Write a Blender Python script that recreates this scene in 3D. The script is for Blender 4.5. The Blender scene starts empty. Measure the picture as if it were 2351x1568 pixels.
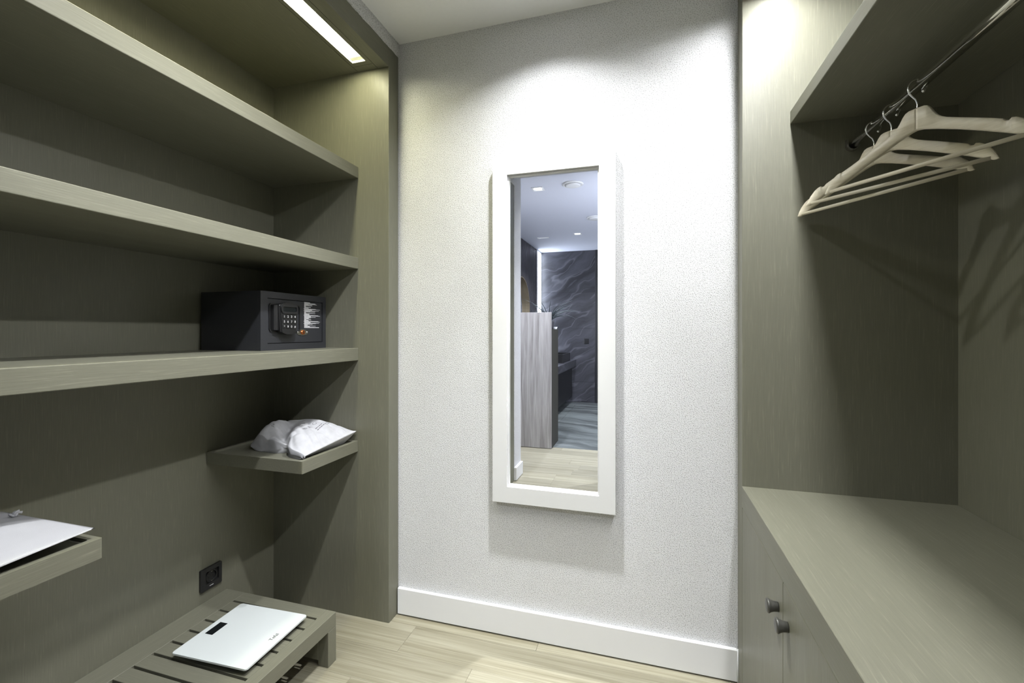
import bpy, bmesh, math, random
from mathutils import Vector, Matrix, noise
from mathutils.bvhtree import BVHTree

random.seed(7)
SC = bpy.context.scene
COL = SC.collection
PI = math.pi

# ------------------------------------------------------------------ camera, world, exposure
cam_data = bpy.data.cameras.new('camera')
cam = bpy.data.objects.new('camera', cam_data)
COL.objects.link(cam)
cam_data.sensor_width = 36.0
cam_data.lens = 1029.0 / 2351.0 * 36.0
cam_data.shift_y = -(784.0 - 761.0) / 2351.0
cam_data.clip_start = 0.02
cam.location = (0, 0, 1.25)
cam.rotation_euler = (PI / 2, 0, math.radians(16.56))
SC.camera = cam

world = bpy.data.worlds.new('world')
SC.world = world
world.use_nodes = True
world.node_tree.nodes['Background'].inputs[0].default_value = (0.03, 0.03, 0.035, 1)
world.node_tree.nodes['Background'].inputs[1].default_value = 1.0

SC.view_settings.view_transform = 'Standard'
SC.view_settings.look = 'None'
SC.view_settings.exposure = -0.1
SC.view_settings.gamma = 1.0
SC.view_settings.use_curve_mapping = False
SC.cycles.max_bounces = 6
SC.cycles.diffuse_bounces = 2
SC.cycles.glossy_bounces = 4
SC.cycles.caustics_reflective = True
SC.cycles.use_denoising = True
SC.cycles.sample_clamp_indirect = 0.0
SC.cycles.use_guiding = True
SC.cycles.adaptive_threshold = 0.02
SC.cycles.blur_glossy = 0.0

LED_LEFT = ((1.0, 0.97, 0.65), 46.0)      # strip light in the left wardrobe
LED_RIGHT = ((0.97, 0.985, 1.0), 136.0)     # strip light in the right wardrobe
SPOT_W = 330.0
SPOT2_W = 145.0                            # second downlight of the dressing room, above the camera                              # downlight in front of the mirror
BATH_COL = (0.86, 0.90, 1.0)               # bathroom downlights
BATH_W = 320.0
WINDOW_E = 12.0
FILL_E = 15.0

# ------------------------------------------------------------------ materials
def new_mat(name):
    m = bpy.data.materials.new(name)
    m.use_nodes = True
    nt = m.node_tree
    b = nt.nodes['Principled BSDF']
    return m, nt, b

def N(nt, t, **kw):
    n = nt.nodes.new(t)
    for k, v in kw.items():
        setattr(n, k, v)
    return n

def plain(name, col, rough=0.5, metal=0.0, spec=0.5, bump=0.0, bscale=300.0, var=0.0):
    m, nt, b = new_mat(name)
    b.inputs['Base Color'].default_value = (*col, 1)
    b.inputs['Roughness'].default_value = rough
    b.inputs['Metallic'].default_value = metal
    b.inputs['Specular IOR Level'].default_value = spec
    tc = N(nt, 'ShaderNodeTexCoord')
    if bump > 0 or var > 0:
        no = N(nt, 'ShaderNodeTexNoise')
        no.inputs['Scale'].default_value = bscale
        no.inputs['Detail'].default_value = 3
        nt.links.new(tc.outputs['Object'], no.inputs['Vector'])
        if bump > 0:
            bp = N(nt, 'ShaderNodeBump')
            bp.inputs['Strength'].default_value = bump
            bp.inputs['Distance'].default_value = 0.002
            nt.links.new(no.outputs['Fac'], bp.inputs['Height'])
            nt.links.new(bp.outputs['Normal'], b.inputs['Normal'])
        if var > 0:
            mx = N(nt, 'ShaderNodeMix', data_type='RGBA')
            mx.inputs[6].default_value = (*[c * (1 - var) for c in col], 1)
            mx.inputs[7].default_value = (*[min(1, c * (1 + var)) for c in col], 1)
            nt.links.new(no.outputs['Fac'], mx.inputs[0])
            nt.links.new(mx.outputs[2], b.inputs['Base Color'])
    return m

def emit(name, col, strength):
    m, nt, b = new_mat(name)
    b.inputs['Base Color'].default_value = (0.8, 0.8, 0.8, 1)
    b.inputs['Emission Color'].default_value = (*col, 1)
    b.inputs['Emission Strength'].default_value = strength
    return m

def stretched(nt, axis, fine, coarse, rot=None):
    tc = N(nt, 'ShaderNodeTexCoord')
    mp = N(nt, 'ShaderNodeMapping')
    s = [fine, fine, fine]
    s['XYZ'.index(axis)] = coarse
    mp.inputs['Scale'].default_value = s
    nt.links.new(tc.outputs['Object'], mp.inputs['Vector'])
    return mp

PAINT = (0.182, 0.179, 0.136)
def painted(name, axis, col=PAINT, rough=0.38, bump=0.35):
    """Olive-grey lacquer over open-pored oak: fine streaks along the grain."""
    m, nt, b = new_mat(name)
    mp = stretched(nt, axis, 340.0, 14.0)
    no = N(nt, 'ShaderNodeTexNoise')
    no.inputs['Scale'].default_value = 1.0
    no.inputs['Detail'].default_value = 2.0
    nt.links.new(mp.outputs[0], no.inputs['Vector'])
    rp = N(nt, 'ShaderNodeValToRGB')
    rp.color_ramp.elements[0].position = 0.30
    rp.color_ramp.elements[0].color = (*[c * 0.92 for c in col], 1)
    e = rp.color_ramp.elements.new(0.62)
    e.color = (*col, 1)
    rp.color_ramp.elements[-1].position = 0.80
    rp.color_ramp.elements[-1].color = (*[c * 1.28 for c in col], 1)
    nt.links.new(no.outputs['Fac'], rp.inputs[0])
    mp2 = stretched(nt, axis, 9.0, 1.6)
    n2 = N(nt, 'ShaderNodeTexNoise')
    n2.inputs['Scale'].default_value = 1.0
    n2.inputs['Detail'].default_value = 5.0
    nt.links.new(mp2.outputs[0], n2.inputs['Vector'])
    mr = N(nt, 'ShaderNodeMapRange')
    mr.inputs['To Min'].default_value = rough - 0.10
    mr.inputs['To Max'].default_value = rough + 0.14
    nt.links.new(n2.outputs['Fac'], mr.inputs['Value'])
    b.inputs['Specular IOR Level'].default_value = 0.32
    nt.links.new(mr.outputs[0], b.inputs['Roughness'])
    nt.links.new(rp.outputs[0], b.inputs['Base Color'])
    bp = N(nt, 'ShaderNodeBump')
    bp.inputs['Strength'].default_value = bump
    bp.inputs['Distance'].default_value = 0.0006
    nt.links.new(no.outputs['Fac'], bp.inputs['Height'])
    nt.links.new(bp.outputs['Normal'], b.inputs['Normal'])
    return m

def stucco_mat():
    m, nt, b = new_mat('stucco')
    tc = N(nt, 'ShaderNodeTexCoord')
    n1 = N(nt, 'ShaderNodeTexNoise')
    n1.inputs['Scale'].default_value = 285.0
    n1.inputs['Detail'].default_value = 2.5
    n1.inputs['Roughness'].default_value = 0.6
    n2 = N(nt, 'ShaderNodeTexNoise')
    n2.inputs['Scale'].default_value = 9.0
    n2.inputs['Detail'].default_value = 4.0
    nt.links.new(tc.outputs['Object'], n1.inputs['Vector'])
    nt.links.new(tc.outputs['Object'], n2.inputs['Vector'])
    bp = N(nt, 'ShaderNodeBump')
    bp.inputs['Strength'].default_value = 0.75
    bp.inputs['Distance'].default_value = 0.0045
    nt.links.new(n1.outputs['Fac'], bp.inputs['Height'])
    bp2 = N(nt, 'ShaderNodeBump')
    bp2.inputs['Strength'].default_value = 0.12
    bp2.inputs['Distance'].default_value = 0.02
    nt.links.new(n2.outputs['Fac'], bp2.inputs['Height'])
    nt.links.new(bp2.outputs['Normal'], bp.inputs['Normal'])
    nt.links.new(bp.outputs['Normal'], b.inputs['Normal'])
    rp = N(nt, 'ShaderNodeValToRGB')
    rp.color_ramp.elements[0].position = 0.33
    rp.color_ramp.elements[0].color = (0.40, 0.40, 0.395, 1)
    rp.color_ramp.elements[1].position = 0.50
    rp.color_ramp.elements[1].color = (0.79, 0.79, 0.80, 1)
    nt.links.new(n1.outputs['Fac'], rp.inputs[0])
    nt.links.new(rp.outputs[0], b.inputs['Base Color'])
    b.inputs['Roughness'].default_value = 0.9
    b.inputs['Specular IOR Level'].default_value = 0.15
    return m

def wood_mat(name, axis, dark, light, rough=0.45, fine=70.0, coarse=3.0, island=True, wave=0.5):
    m, nt, b = new_mat(name)
    mp = stretched(nt, axis, fine, coarse)
    oi = N(nt, 'ShaderNodeObjectInfo')
    ad = N(nt, 'ShaderNodeVectorMath', operation='ADD')
    sc = N(nt, 'ShaderNodeMath', operation='MULTIPLY')
    sc.inputs[1].default_value = 40.0
    nt.links.new(oi.outputs['Random'], sc.inputs[0])
    nt.links.new(mp.outputs[0], ad.inputs[0])
    nt.links.new(sc.outputs[0], ad.inputs[1])
    n1 = N(nt, 'ShaderNodeTexNoise')
    n1.inputs['Scale'].default_value = 1.0
    n1.inputs['Detail'].default_value = 6.0
    n1.inputs['Roughness'].default_value = 0.65
    n1.inputs['Distortion'].default_value = wave
    nt.links.new(ad.outputs[0], n1.inputs['Vector'])
    mp2 = stretched(nt, axis, fine * 0.16, coarse * 0.35)
    ad2 = N(nt, 'ShaderNodeVectorMath', operation='ADD')
    nt.links.new(mp2.outputs[0], ad2.inputs[0])
    nt.links.new(sc.outputs[0], ad2.inputs[1])
    n2 = N(nt, 'ShaderNodeTexNoise')
    n2.inputs['Scale'].default_value = 1.0
    n2.inputs['Detail'].default_value = 4.0
    n2.inputs['Distortion'].default_value = wave * 2.0
    nt.links.new(ad2.outputs[0], n2.inputs['Vector'])
    mm = N(nt, 'ShaderNodeMath', operation='ADD')
    nt.links.new(n1.outputs['Fac'], mm.inputs[0])
    nt.links.new(n2.outputs['Fac'], mm.inputs[1])
    hm = N(nt, 'ShaderNodeMath', operation='MULTIPLY')
    hm.inputs[1].default_value = 0.5
    nt.links.new(mm.outputs[0], hm.inputs[0])
    rp = N(nt, 'ShaderNodeValToRGB')
    rp.color_ramp.elements[0].position = 0.36
    rp.color_ramp.elements[0].color = (*dark, 1)
    rp.color_ramp.elements[1].position = 0.64
    rp.color_ramp.elements[1].color = (*light, 1)
    nt.links.new(hm.outputs[0], rp.inputs[0])
    hs = N(nt, 'ShaderNodeHueSaturation')
    mr = N(nt, 'ShaderNodeMapRange')
    mr.inputs['To Min'].default_value = 0.88
    mr.inputs['To Max'].default_value = 1.10
    nt.links.new(oi.outputs['Random'], mr.inputs['Value'])
    nt.links.new(mr.outputs[0], hs.inputs['Value'])
    nt.links.new(rp.outputs[0], hs.inputs['Color'])
    nt.links.new(hs.outputs[0], b.inputs['Base Color'])
    b.inputs['Roughness'].default_value = rough
    bp = N(nt, 'ShaderNodeBump')
    bp.inputs['Strength'].default_value = 0.12
    bp.inputs['Distance'].default_value = 0.0008
    nt.links.new(n1.outputs['Fac'], bp.inputs['Height'])
    nt.links.new(bp.outputs['Normal'], b.inputs['Normal'])
    return m

def marble_mat(name, base, vein, rough=0.35, rot=(0.0, 0.5, 0.0)):
    """Layered grey stone: soft slanting bands, fine grain and thin pale veins."""
    m, nt, b = new_mat(name)
    tc = N(nt, 'ShaderNodeTexCoord')
    warp = N(nt, 'ShaderNodeTexNoise')
    warp.inputs['Scale'].default_value = 1.4
    warp.inputs['Detail'].default_value = 3
    nt.links.new(tc.outputs['Object'], warp.inputs['Vector'])
    wm = N(nt, 'ShaderNodeVectorMath', operation='SCALE')
    wm.inputs['Scale'].default_value = 0.55
    nt.links.new(warp.outputs['Color'], wm.inputs[0])
    wa = N(nt, 'ShaderNodeVectorMath', operation='ADD')
    nt.links.new(tc.outputs['Object'], wa.inputs[0])
    nt.links.new(wm.outputs[0], wa.inputs[1])
    mp = N(nt, 'ShaderNodeMapping', vector_type='TEXTURE')
    mp.inputs['Rotation'].default_value = rot
    mp.inputs['Scale'].default_value = (1.1, 1.1, 0.16)
    nt.links.new(wa.outputs[0], mp.inputs['Vector'])
    n1 = N(nt, 'ShaderNodeTexNoise')
    n1.inputs['Scale'].default_value = 1.0
    n1.inputs['Detail'].default_value = 8
    n1.inputs['Roughness'].default_value = 0.62
    nt.links.new(mp.outputs[0], n1.inputs['Vector'])
    rp = N(nt, 'ShaderNodeValToRGB')
    rp.color_ramp.elements[0].position = 0.36
    rp.color_ramp.elements[0].color = (*[c * 0.62 for c in base], 1)
    rp.color_ramp.elements[1].position = 0.68
    rp.color_ramp.elements[1].color = (*[c * 1.75 for c in base], 1)
    nt.links.new(n1.outputs['Fac'], rp.inputs[0])
    n2 = N(nt, 'ShaderNodeTexNoise')
    n2.inputs['Scale'].default_value = 0.75
    n2.inputs['Detail'].default_value = 2
    nt.links.new(mp.outputs[0], n2.inputs['Vector'])
    sb = N(nt, 'ShaderNodeMath', operation='SUBTRACT')
    sb.inputs[1].default_value = 0.52
    nt.links.new(n2.outputs['Fac'], sb.inputs[0])
    ab = N(nt, 'ShaderNodeMath', operation='ABSOLUTE')
    nt.links.new(sb.outputs[0], ab.inputs[0])
    mr = N(nt, 'ShaderNodeMapRange')
    mr.inputs['From Min'].default_value = 0.0
    mr.inputs['From Max'].default_value = 0.022
    mr.inputs['To Min'].default_value = 0.55
    mr.inputs['To Max'].default_value = 0.0
    nt.links.new(ab.outputs[0], mr.inputs['Value'])
    mx = N(nt, 'ShaderNodeMix', data_type='RGBA')
    nt.links.new(mr.outputs[0], mx.inputs[0])
    nt.links.new(rp.outputs[0], mx.inputs[6])
    mx.inputs[7].default_value = (*vein, 1)
    nt.links.new(mx.outputs[2], b.inputs['Base Color'])
    b.inputs['Roughness'].default_value = rough
    return m

def cloth_mat(name, col, scale, bump, rough=0.85, mottle=0.12):
    m, nt, b = new_mat(name)
    tc = N(nt, 'ShaderNodeTexCoord')
    n1 = N(nt, 'ShaderNodeTexNoise')
    n1.inputs['Scale'].default_value = scale
    n1.inputs['Detail'].default_value = 5
    nt.links.new(tc.outputs['Object'], n1.inputs['Vector'])
    mx = N(nt, 'ShaderNodeMix', data_type='RGBA')
    mx.inputs[6].default_value = (*[c * (1 - mottle) for c in col], 1)
    mx.inputs[7].default_value = (*[min(1, c * (1 + mottle)) for c in col], 1)
    nt.links.new(n1.outputs['Fac'], mx.inputs[0])
    nt.links.new(mx.outputs[2], b.inputs['Base Color'])
    n2 = N(nt, 'ShaderNodeTexNoise')
    n2.inputs['Scale'].default_value = 900
    nt.links.new(tc.outputs['Object'], n2.inputs['Vector'])
    ad = N(nt, 'ShaderNodeMath', operation='ADD')
    nt.links.new(n1.outputs['Fac'], ad.inputs[0])
    nt.links.new(n2.outputs['Fac'], ad.inputs[1])
    bp = N(nt, 'ShaderNodeBump')
    bp.inputs['Strength'].default_value = bump
    bp.inputs['Distance'].default_value = 0.003
    nt.links.new(ad.outputs[0], bp.inputs['Height'])
    nt.links.new(bp.outputs['Normal'], b.inputs['Normal'])
    b.inputs['Roughness'].default_value = rough
    b.inputs['Specular IOR Level'].default_value = 0.2
    return m

M = {
    'px': painted('olive_lacquer_x', 'X'),
    'py': painted('olive_lacquer_y', 'Y'),
    'pz': painted('olive_lacquer_z', 'Z'),
    'stucco': stucco_mat(),
    'ceil': plain('ceiling_paint', (0.90, 0.90, 0.88), 0.85, bump=0.05, bscale=60, var=0.02),
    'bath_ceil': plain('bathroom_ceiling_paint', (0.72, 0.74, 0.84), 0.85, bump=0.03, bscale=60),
    'white': plain('white_lacquer', (0.82, 0.82, 0.83), 0.42, bump=0.02),
    'white_frame': plain('white_frame_lacquer', (0.74, 0.74, 0.74), 0.35, bump=0.02),
    'gap': plain('dark_gap', (0.012, 0.012, 0.011), 0.8, bump=0.02),
    'plank': wood_mat('floor_oak', 'X', (0.185, 0.167, 0.110), (0.36, 0.338, 0.255), 0.42, fine=190, coarse=2.6, wave=0.5),
    'subfloor': plain('subfloor', (0.09, 0.075, 0.05), 0.8, bump=0.05),
    'hanger': wood_mat('hanger_wood', 'X', (0.58, 0.52, 0.39), (0.84, 0.79, 0.65), 0.42, fine=110, coarse=8),
    'chrome': plain('chrome', (0.90, 0.90, 0.90), 0.06, 1.0),
    'steel': plain('brushed_steel', (0.55, 0.55, 0.55), 0.22, 1.0, bump=0.03),
    'mirror': plain('mirror_silver', (0.90, 0.91, 0.92), 0.0, 1.0),
    'safe': plain('black_powder_coat', (0.028, 0.029, 0.034), 0.42, bump=0.25, bscale=900),
    'plastic': plain('black_plastic', (0.014, 0.014, 0.015), 0.38, bump=0.02),
    'socket': plain('anthracite_plastic', (0.020, 0.020, 0.021), 0.35, bump=0.02),
    'knob': plain('grey_knob', (0.075, 0.074, 0.066), 0.34, 0.3, bump=0.02),
    'print': plain('white_print', (0.80, 0.80, 0.82), 0.6, bump=0.01),
    'ink': plain('dark_ink', (0.02, 0.02, 0.024), 0.6, bump=0.01),
    'screen': plain('dark_display', (0.006, 0.008, 0.010), 0.12, bump=0.005),
    'brass': plain('orange_brass', (0.62, 0.18, 0.05), 0.3, 0.9),
    'scale': plain('white_glass', (0.70, 0.74, 0.74), 0.08, bump=0.0),
    'scale_base': plain('grey_scale_base', (0.10, 0.10, 0.10), 0.5, bump=0.02),
    'bag': cloth_mat('nonwoven_fabric', (0.60, 0.60, 0.63), 34, 0.5, mottle=0.20),
    'linen': cloth_mat('white_cotton', (0.50, 0.50, 0.52), 14, 0.25, mottle=0.04),
    'led_l': emit('led_left', *LED_LEFT),
    'led_r': emit('led_right', *LED_RIGHT),
    'led_end': plain('led_diffuser_end', (0.75, 0.76, 0.62), 0.5),
    'lens': emit('downlight_lens', (1, 1, 1), 14.0),
    'bath_lens': emit('bath_downlight_lens', (0.95, 0.97, 1.0), 10.0),
    'window': emit('lit_window', (0.80, 0.88, 1.0), WINDOW_E),
    'fill_pane': emit('fill_panel_glow', (0.80, 0.86, 1.0), FILL_E),  # glow of the added bathroom fill panel
    'greywood': wood_mat('grey_oak', 'Z', (0.20, 0.185, 0.18), (0.46, 0.44, 0.43), 0.5, fine=110, coarse=3.0),
    'olive_dark': plain('dark_olive_board', (0.030, 0.028, 0.021), 0.6, bump=0.02),
    'slat': plain('dark_slat', (0.055, 0.052, 0.058), 0.45, bump=0.05),
    'slat_bed': plain('slat_backing', (0.012, 0.012, 0.015), 0.8, bump=0.05),
    'marble': marble_mat('grey_marble', (0.045, 0.045, 0.053), (0.15, 0.15, 0.17), 0.35, (0.0, -0.55, 0.0)),
    'marble_floor': marble_mat('grey_marble_floor', (0.11, 0.122, 0.118), (0.25, 0.265, 0.26), 0.3, (1.57, 0.0, 0.35)),
    'grout': plain('grout', (0.07, 0.07, 0.075), 0.8, bump=0.05),
    'black_frame': plain('black_door_frame', (0.018, 0.018, 0.020), 0.4, bump=0.02),
    'black_stone': plain('black_basin', (0.010, 0.010, 0.011), 0.4, bump=0.03),
    'bronze': plain('bronze_frame', (0.22, 0.18, 0.12), 0.4, 0.6),
    'leaf': plain('dark_leaf', (0.035, 0.045, 0.05), 0.45, bump=0.02),
    'pot': plain('charcoal_pot', (0.04, 0.04, 0.045), 0.6, bump=0.05),
    'shell': plain('unseen_plaster', (0.55, 0.55, 0.54), 0.9, bump=0.03),
}

# ------------------------------------------------------------------ mesh helpers
def B():
    return bmesh.new()

def box(bm, x0, x1, y0, y1, z0, z1, bev=0.0, seg=1, mat=0, rot=None, about=None):
    r = bmesh.ops.create_cube(bm, size=1.0)
    vs = r['verts']
    c = Vector(((x0 + x1) / 2, (y0 + y1) / 2, (z0 + z1) / 2))
    for v in vs:
        v.co = Vector((v.co.x * (x1 - x0), v.co.y * (y1 - y0), v.co.z * (z1 - z0))) + c
    es = list({e for v in vs for e in v.link_edges})
    fs = list({f for v in vs for f in v.link_faces})
    for f in fs:
        f.material_index = mat
    if bev > 0:
        rr = bmesh.ops.bevel(bm, geom=es, offset=bev, offset_type='OFFSET', segments=seg, profile=0.5, affect='EDGES')
        vs = list({v for f in rr['faces'] for v in f.verts} | {v for v in vs if v.is_valid})
        for f in {f for v in vs for f in v.link_faces}:
            f.material_index = mat
    if rot is not None:
        bmesh.ops.rotate(bm, verts=vs, cent=about if about is not None else c, matrix=rot)
    return vs

def cyl(bm, p0, p1, r0, r1=None, seg=16, mat=0, cap=True):
    p0, p1 = Vector(p0), Vector(p1)
    r1 = r0 if r1 is None else r1
    d = (p1 - p0)
    q = d.to_track_quat('Z', 'Y')
    rings = []
    for p, r in ((p0, r0), (p1, r1)):
        rings.append([bm.verts.new(p + q @ Vector((r * math.cos(2 * PI * i / seg), r * math.sin(2 * PI * i / seg), 0))) for i in range(seg)])
    for i in range(seg):
        f = bm.faces.new((rings[0][i], rings[0][(i + 1) % seg], rings[1][(i + 1) % seg], rings[1][i]))
        f.material_index = mat
        f.smooth = True
    if cap:
        f = bm.faces.new(rings[0][::-1]); f.material_index = mat
        f = bm.faces.new(rings[1]); f.material_index = mat

def lathe(bm, prof, origin, axis, seg=24, mat=0):
    """prof: list of (distance along axis, radius)."""
    origin = Vector(origin)
    q = Vector(axis).to_track_quat('Z', 'Y')
    rings = []
    for t, r in prof:
        rings.append([bm.verts.new(origin + q @ Vector((r * math.cos(2 * PI * i / seg), r * math.sin(2 * PI * i / seg), t))) for i in range(seg)])
    for a, b_ in zip(rings[:-1], rings[1:]):
        for i in range(seg):
            f = bm.faces.new((a[i], a[(i + 1) % seg], b_[(i + 1) % seg], b_[i]))
            f.material_index = mat
            f.smooth = True
    f = bm.faces.new(rings[0][::-1]); f.material_index = mat
    f = bm.faces.new(rings[-1]); f.material_index = mat

def tube(bm, pts, rad, seg=10, mat=0):
    pts = [Vector(p) for p in pts]
    rads = rad if isinstance(rad, (list, tuple)) else [rad] * len(pts)
    prev = None
    rings = []
    for i, p in enumerate(pts):
        t = (pts[min(i + 1, len(pts) - 1)] - pts[max(i - 1, 0)]).normalized()
        if prev is None:
            ref = Vector((0, 0, 1)) if abs(t.z) < 0.9 else Vector((1, 0, 0))
            n = t.cross(ref).normalized()
        else:
            n = (prev - t * prev.dot(t)).normalized()
        prev = n
        b_ = t.cross(n)
        rings.append([bm.verts.new(p + (n * math.cos(2 * PI * k / seg) + b_ * math.sin(2 * PI * k / seg)) * rads[i]) for k in range(seg)])
    for a, c in zip(rings[:-1], rings[1:]):
        for k in range(seg):
            f = bm.faces.new((a[k], a[(k + 1) % seg], c[(k + 1) % seg], c[k]))
            f.smooth = True
            f.material_index = mat
    f = bm.faces.new(rings[0][::-1]); f.material_index = mat
    f = bm.faces.new(rings[-1]); f.material_index = mat

def prism(bm, outline, to3, depth_vec, mat=0):
    """closed 2-D outline mapped by to3 and extruded by depth_vec."""
    dv = Vector(depth_vec)
    a = [bm.verts.new(Vector(to3(*p))) for p in outline]
    b_ = [bm.verts.new(v.co + dv) for v in a]
    fs = [bm.faces.new(a), bm.faces.new(b_[::-1])]
    n = len(a)
    for i in range(n):
        fs.append(bm.faces.new((a[i], b_[i], b_[(i + 1) % n], a[(i + 1) % n])))
    for f in fs:
        f.material_index = mat
    return a + b_

def finish(bm):
    bmesh.ops.recalc_face_normals(bm, faces=bm.faces[:])

def obj(name, bm, mats, parent=None, loc=None, smooth=False):
    """Link a bmesh given in world coordinates as one mesh object (origin at loc or the parent's origin)."""
    finish(bm)
    me = bpy.data.meshes.new(name)
    if loc is None and parent is None:
        xs = [v.co for v in bm.verts]
        loc = Vector(((min(v.x for v in xs) + max(v.x for v in xs)) / 2, (min(v.y for v in xs) + max(v.y for v in xs)) / 2, min(v.z for v in xs)))
    base = Vector(loc) if loc is not None else Vector((0, 0, 0))
    off = base
    if parent is not None:
        p = parent
        w = Vector((0, 0, 0))
        while p is not None:
            w = w + p.location
            p = p.parent
        off = w
        base = Vector((0, 0, 0))
    bmesh.ops.translate(bm, verts=bm.verts[:], vec=-off)
    if smooth:
        for f in bm.faces:
            f.smooth = True
    bm.to_mesh(me)
    bm.free()
    for m in (mats if isinstance(mats, (list, tuple)) else [mats]):
        me.materials.append(m)
    o = bpy.data.objects.new(name, me)
    COL.objects.link(o)
    o.location = base
    if parent is not None:
        o.parent = parent
    return o

def local_obj(name, bm, mats, parent, smooth=False):
    """bmesh already in the parent's local coordinates"""
    finish(bm)
    me = bpy.data.meshes.new(name)
    if smooth:
        for f in bm.faces:
            f.smooth = True
    bm.to_mesh(me)
    bm.free()
    for m in (mats if isinstance(mats, (list, tuple)) else [mats]):
        me.materials.append(m)
    o = bpy.data.objects.new(name, me)
    COL.objects.link(o)
    o.parent = parent
    return o

def tag(o, label, cat, group=None):
    o['label'] = label
    o['category'] = cat
    if group:
        o['group'] = group
    return o

def thing(name, label, cat, loc, group=None):
    o = bpy.data.objects.new(name, None)
    COL.objects.link(o)
    o.empty_display_size = 0.05
    o.location = loc
    return tag(o, label, cat, group)

def struct(o, label=None, cat=None):
    o['kind'] = 'structure'
    if label:
        o['label'] = label
    if cat:
        o['category'] = cat
    return o

def copy_tree(o, parent=None):
    kids = list(o.children)
    c = o.copy()
    COL.objects.link(c)
    c.parent = parent
    for k in kids:
        copy_tree(k, c)
    return c

def text_bm(body, size, align='CENTER', extrude=0.0, spacing=1.0, weight=0.0):
    cu = bpy.data.curves.new('lettering', 'FONT')
    cu.body = body
    cu.size = size
    cu.align_x = align
    cu.align_y = 'CENTER'
    cu.extrude = extrude
    cu.space_character = spacing
    cu.resolution_u = 3
    cu.offset = weight
    to = bpy.data.objects.new('lettering', cu)
    COL.objects.link(to)
    bpy.context.view_layer.update()
    me = bpy.data.meshes.new_from_object(to.evaluated_get(bpy.context.evaluated_depsgraph_get()))
    bpy.data.objects.remove(to)
    bm = bmesh.new()
    bm.from_mesh(me)
    bpy.data.meshes.remove(me)
    return bm

def merge(dst, src, mat=0):
    for f in src.faces:
        f.material_index = mat
    me = bpy.data.meshes.new('tmp')
    src.to_mesh(me)
    src.free()
    dst.from_mesh(me)
    bpy.data.meshes.remove(me)

# ------------------------------------------------------------------ dimensions (metres)
YW = 1.768          # wall with the mirror
YP = 1.690          # near face of the wardrobes' far side panels
YN0, YN1 = -0.092, 0.033   # near side panels
XL = -1.053         # front of the left wardrobe
XLB = -1.665        # its back panel
XLS = -1.2046       # front edge of its shelves
XR = 0.317          # front of the right wardrobe
XRB = 0.9105
ZC = 2.525          # dressing room ceiling
ZS = 2.385          # wardrobe soffits
ZT = 2.470          # wardrobe tops
ZB = 2.68           # bathroom ceiling
YF = -4.44          # tiled far wall of the bathroom
XS = -1.81          # slatted side wall of the bathroom

# ------------------------------------------------------------------ room shell
bm = B(); box(bm, -1.95, 1.35, YW, YW + 0.12, -0.05, ZC + 0.3)
struct(obj('wall_back', bm, M['stucco'], loc=(0, YW, 0)))
bm = B(); box(bm, -1.95, 1.35, YN1 - 0.02, YW, ZC, ZC + 0.06)
struct(obj('ceiling', bm, M['ceil']))
bm = B(); box(bm, -1.95, XLB - 0.03, YN0, YW, -0.05, ZC)
struct(obj('wall_left', bm, M['shell']))
bm = B(); box(bm, XRB + 0.03, 1.35, YN0, YW, -0.05, ZC)
struct(obj('wall_right', bm, M['shell']))
# short plaster returns and an added light-blocking wall beside the opening towards the bathroom
bm = B(); box(bm, -1.95, XL + 0.003, -0.297, YN0, -0.01, ZB)
wl = struct(obj('wall_left', bm, M['stucco'], loc=(XL, -0.2, 0)))
bm = B(); box(bm, -0.33, 1.35, -0.297, -0.180, -0.01, ZB)  # unseen olive wall added to keep bathroom light out of the dressing room
struct(obj('wall_front', bm, M['pz'], loc=(0.3, -0.24, 0)))
bm = B(); box(bm, XRB, 1.35, -0.180, YN0, -0.01, ZC)
struct(obj('wall_right', bm, M['shell'], loc=(1.1, -0.13, 0)))

# plaster band over the left wardrobe with its ragged lower edge
def band(x0, x1, ylo, yhi, zlo, zhi, face):
    bm = B()
    n = 220
    rows = []
    for i in range(n + 1):
        y = ylo + (yhi - ylo) * i / n
        jag = 0.0035 * noise.noise(Vector((y * 90, 3.1, 0))) + 0.003 * noise.noise(Vector((y * 37, 7.7, 0)))
        z = zlo + jag
        rows.append([bm.verts.new((x, y, zz)) for x, zz in ((x0, z), (x1, z), (x1, zhi), (x0, zhi))])
    for a, b_ in zip(rows[:-1], rows[1:]):
        for k in range(4):
            bm.faces.new((a[k], a[(k + 1) % 4], b_[(k + 1) % 4], b_[k]))
    bm.faces.new(rows[0]); bm.faces.new(rows[-1][::-1])
    return bm
struct(obj('trim_1', band(XL - 0.06, XL + 0.006, YN0, YW, ZT - 0.002, ZC, 1), M['stucco'], loc=(XL, 0, ZT)))
struct(obj('trim_2', band(XR - 0.006, XR + 0.06, YN0, YW, ZT - 0.002, ZC, -1), M['stucco'], loc=(XR, 0, ZT)))

# baseboards
bm = B(); box(bm, XL + 0.004, XR - 0.003, YW - 0.016, YW, 0.005, 0.118, 0.002)
struct(obj('baseboard_back', bm, M['white']))
bm = B(); box(bm, XL, XL + 0.022, -0.300, -0.094, 0.004, 0.112, 0.002)
struct(obj('baseboard_left', bm, M['white']))
bm = B(); tube(bm, [(XR - 0.002, YW - 0.018, 0.002), (XR - 0.002, YW - 0.017, 0.06), (XR - 0.002, YW - 0.014, 0.122)], 0.0022, 8)
struct(obj('trim_3', bm, M['white']))

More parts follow.
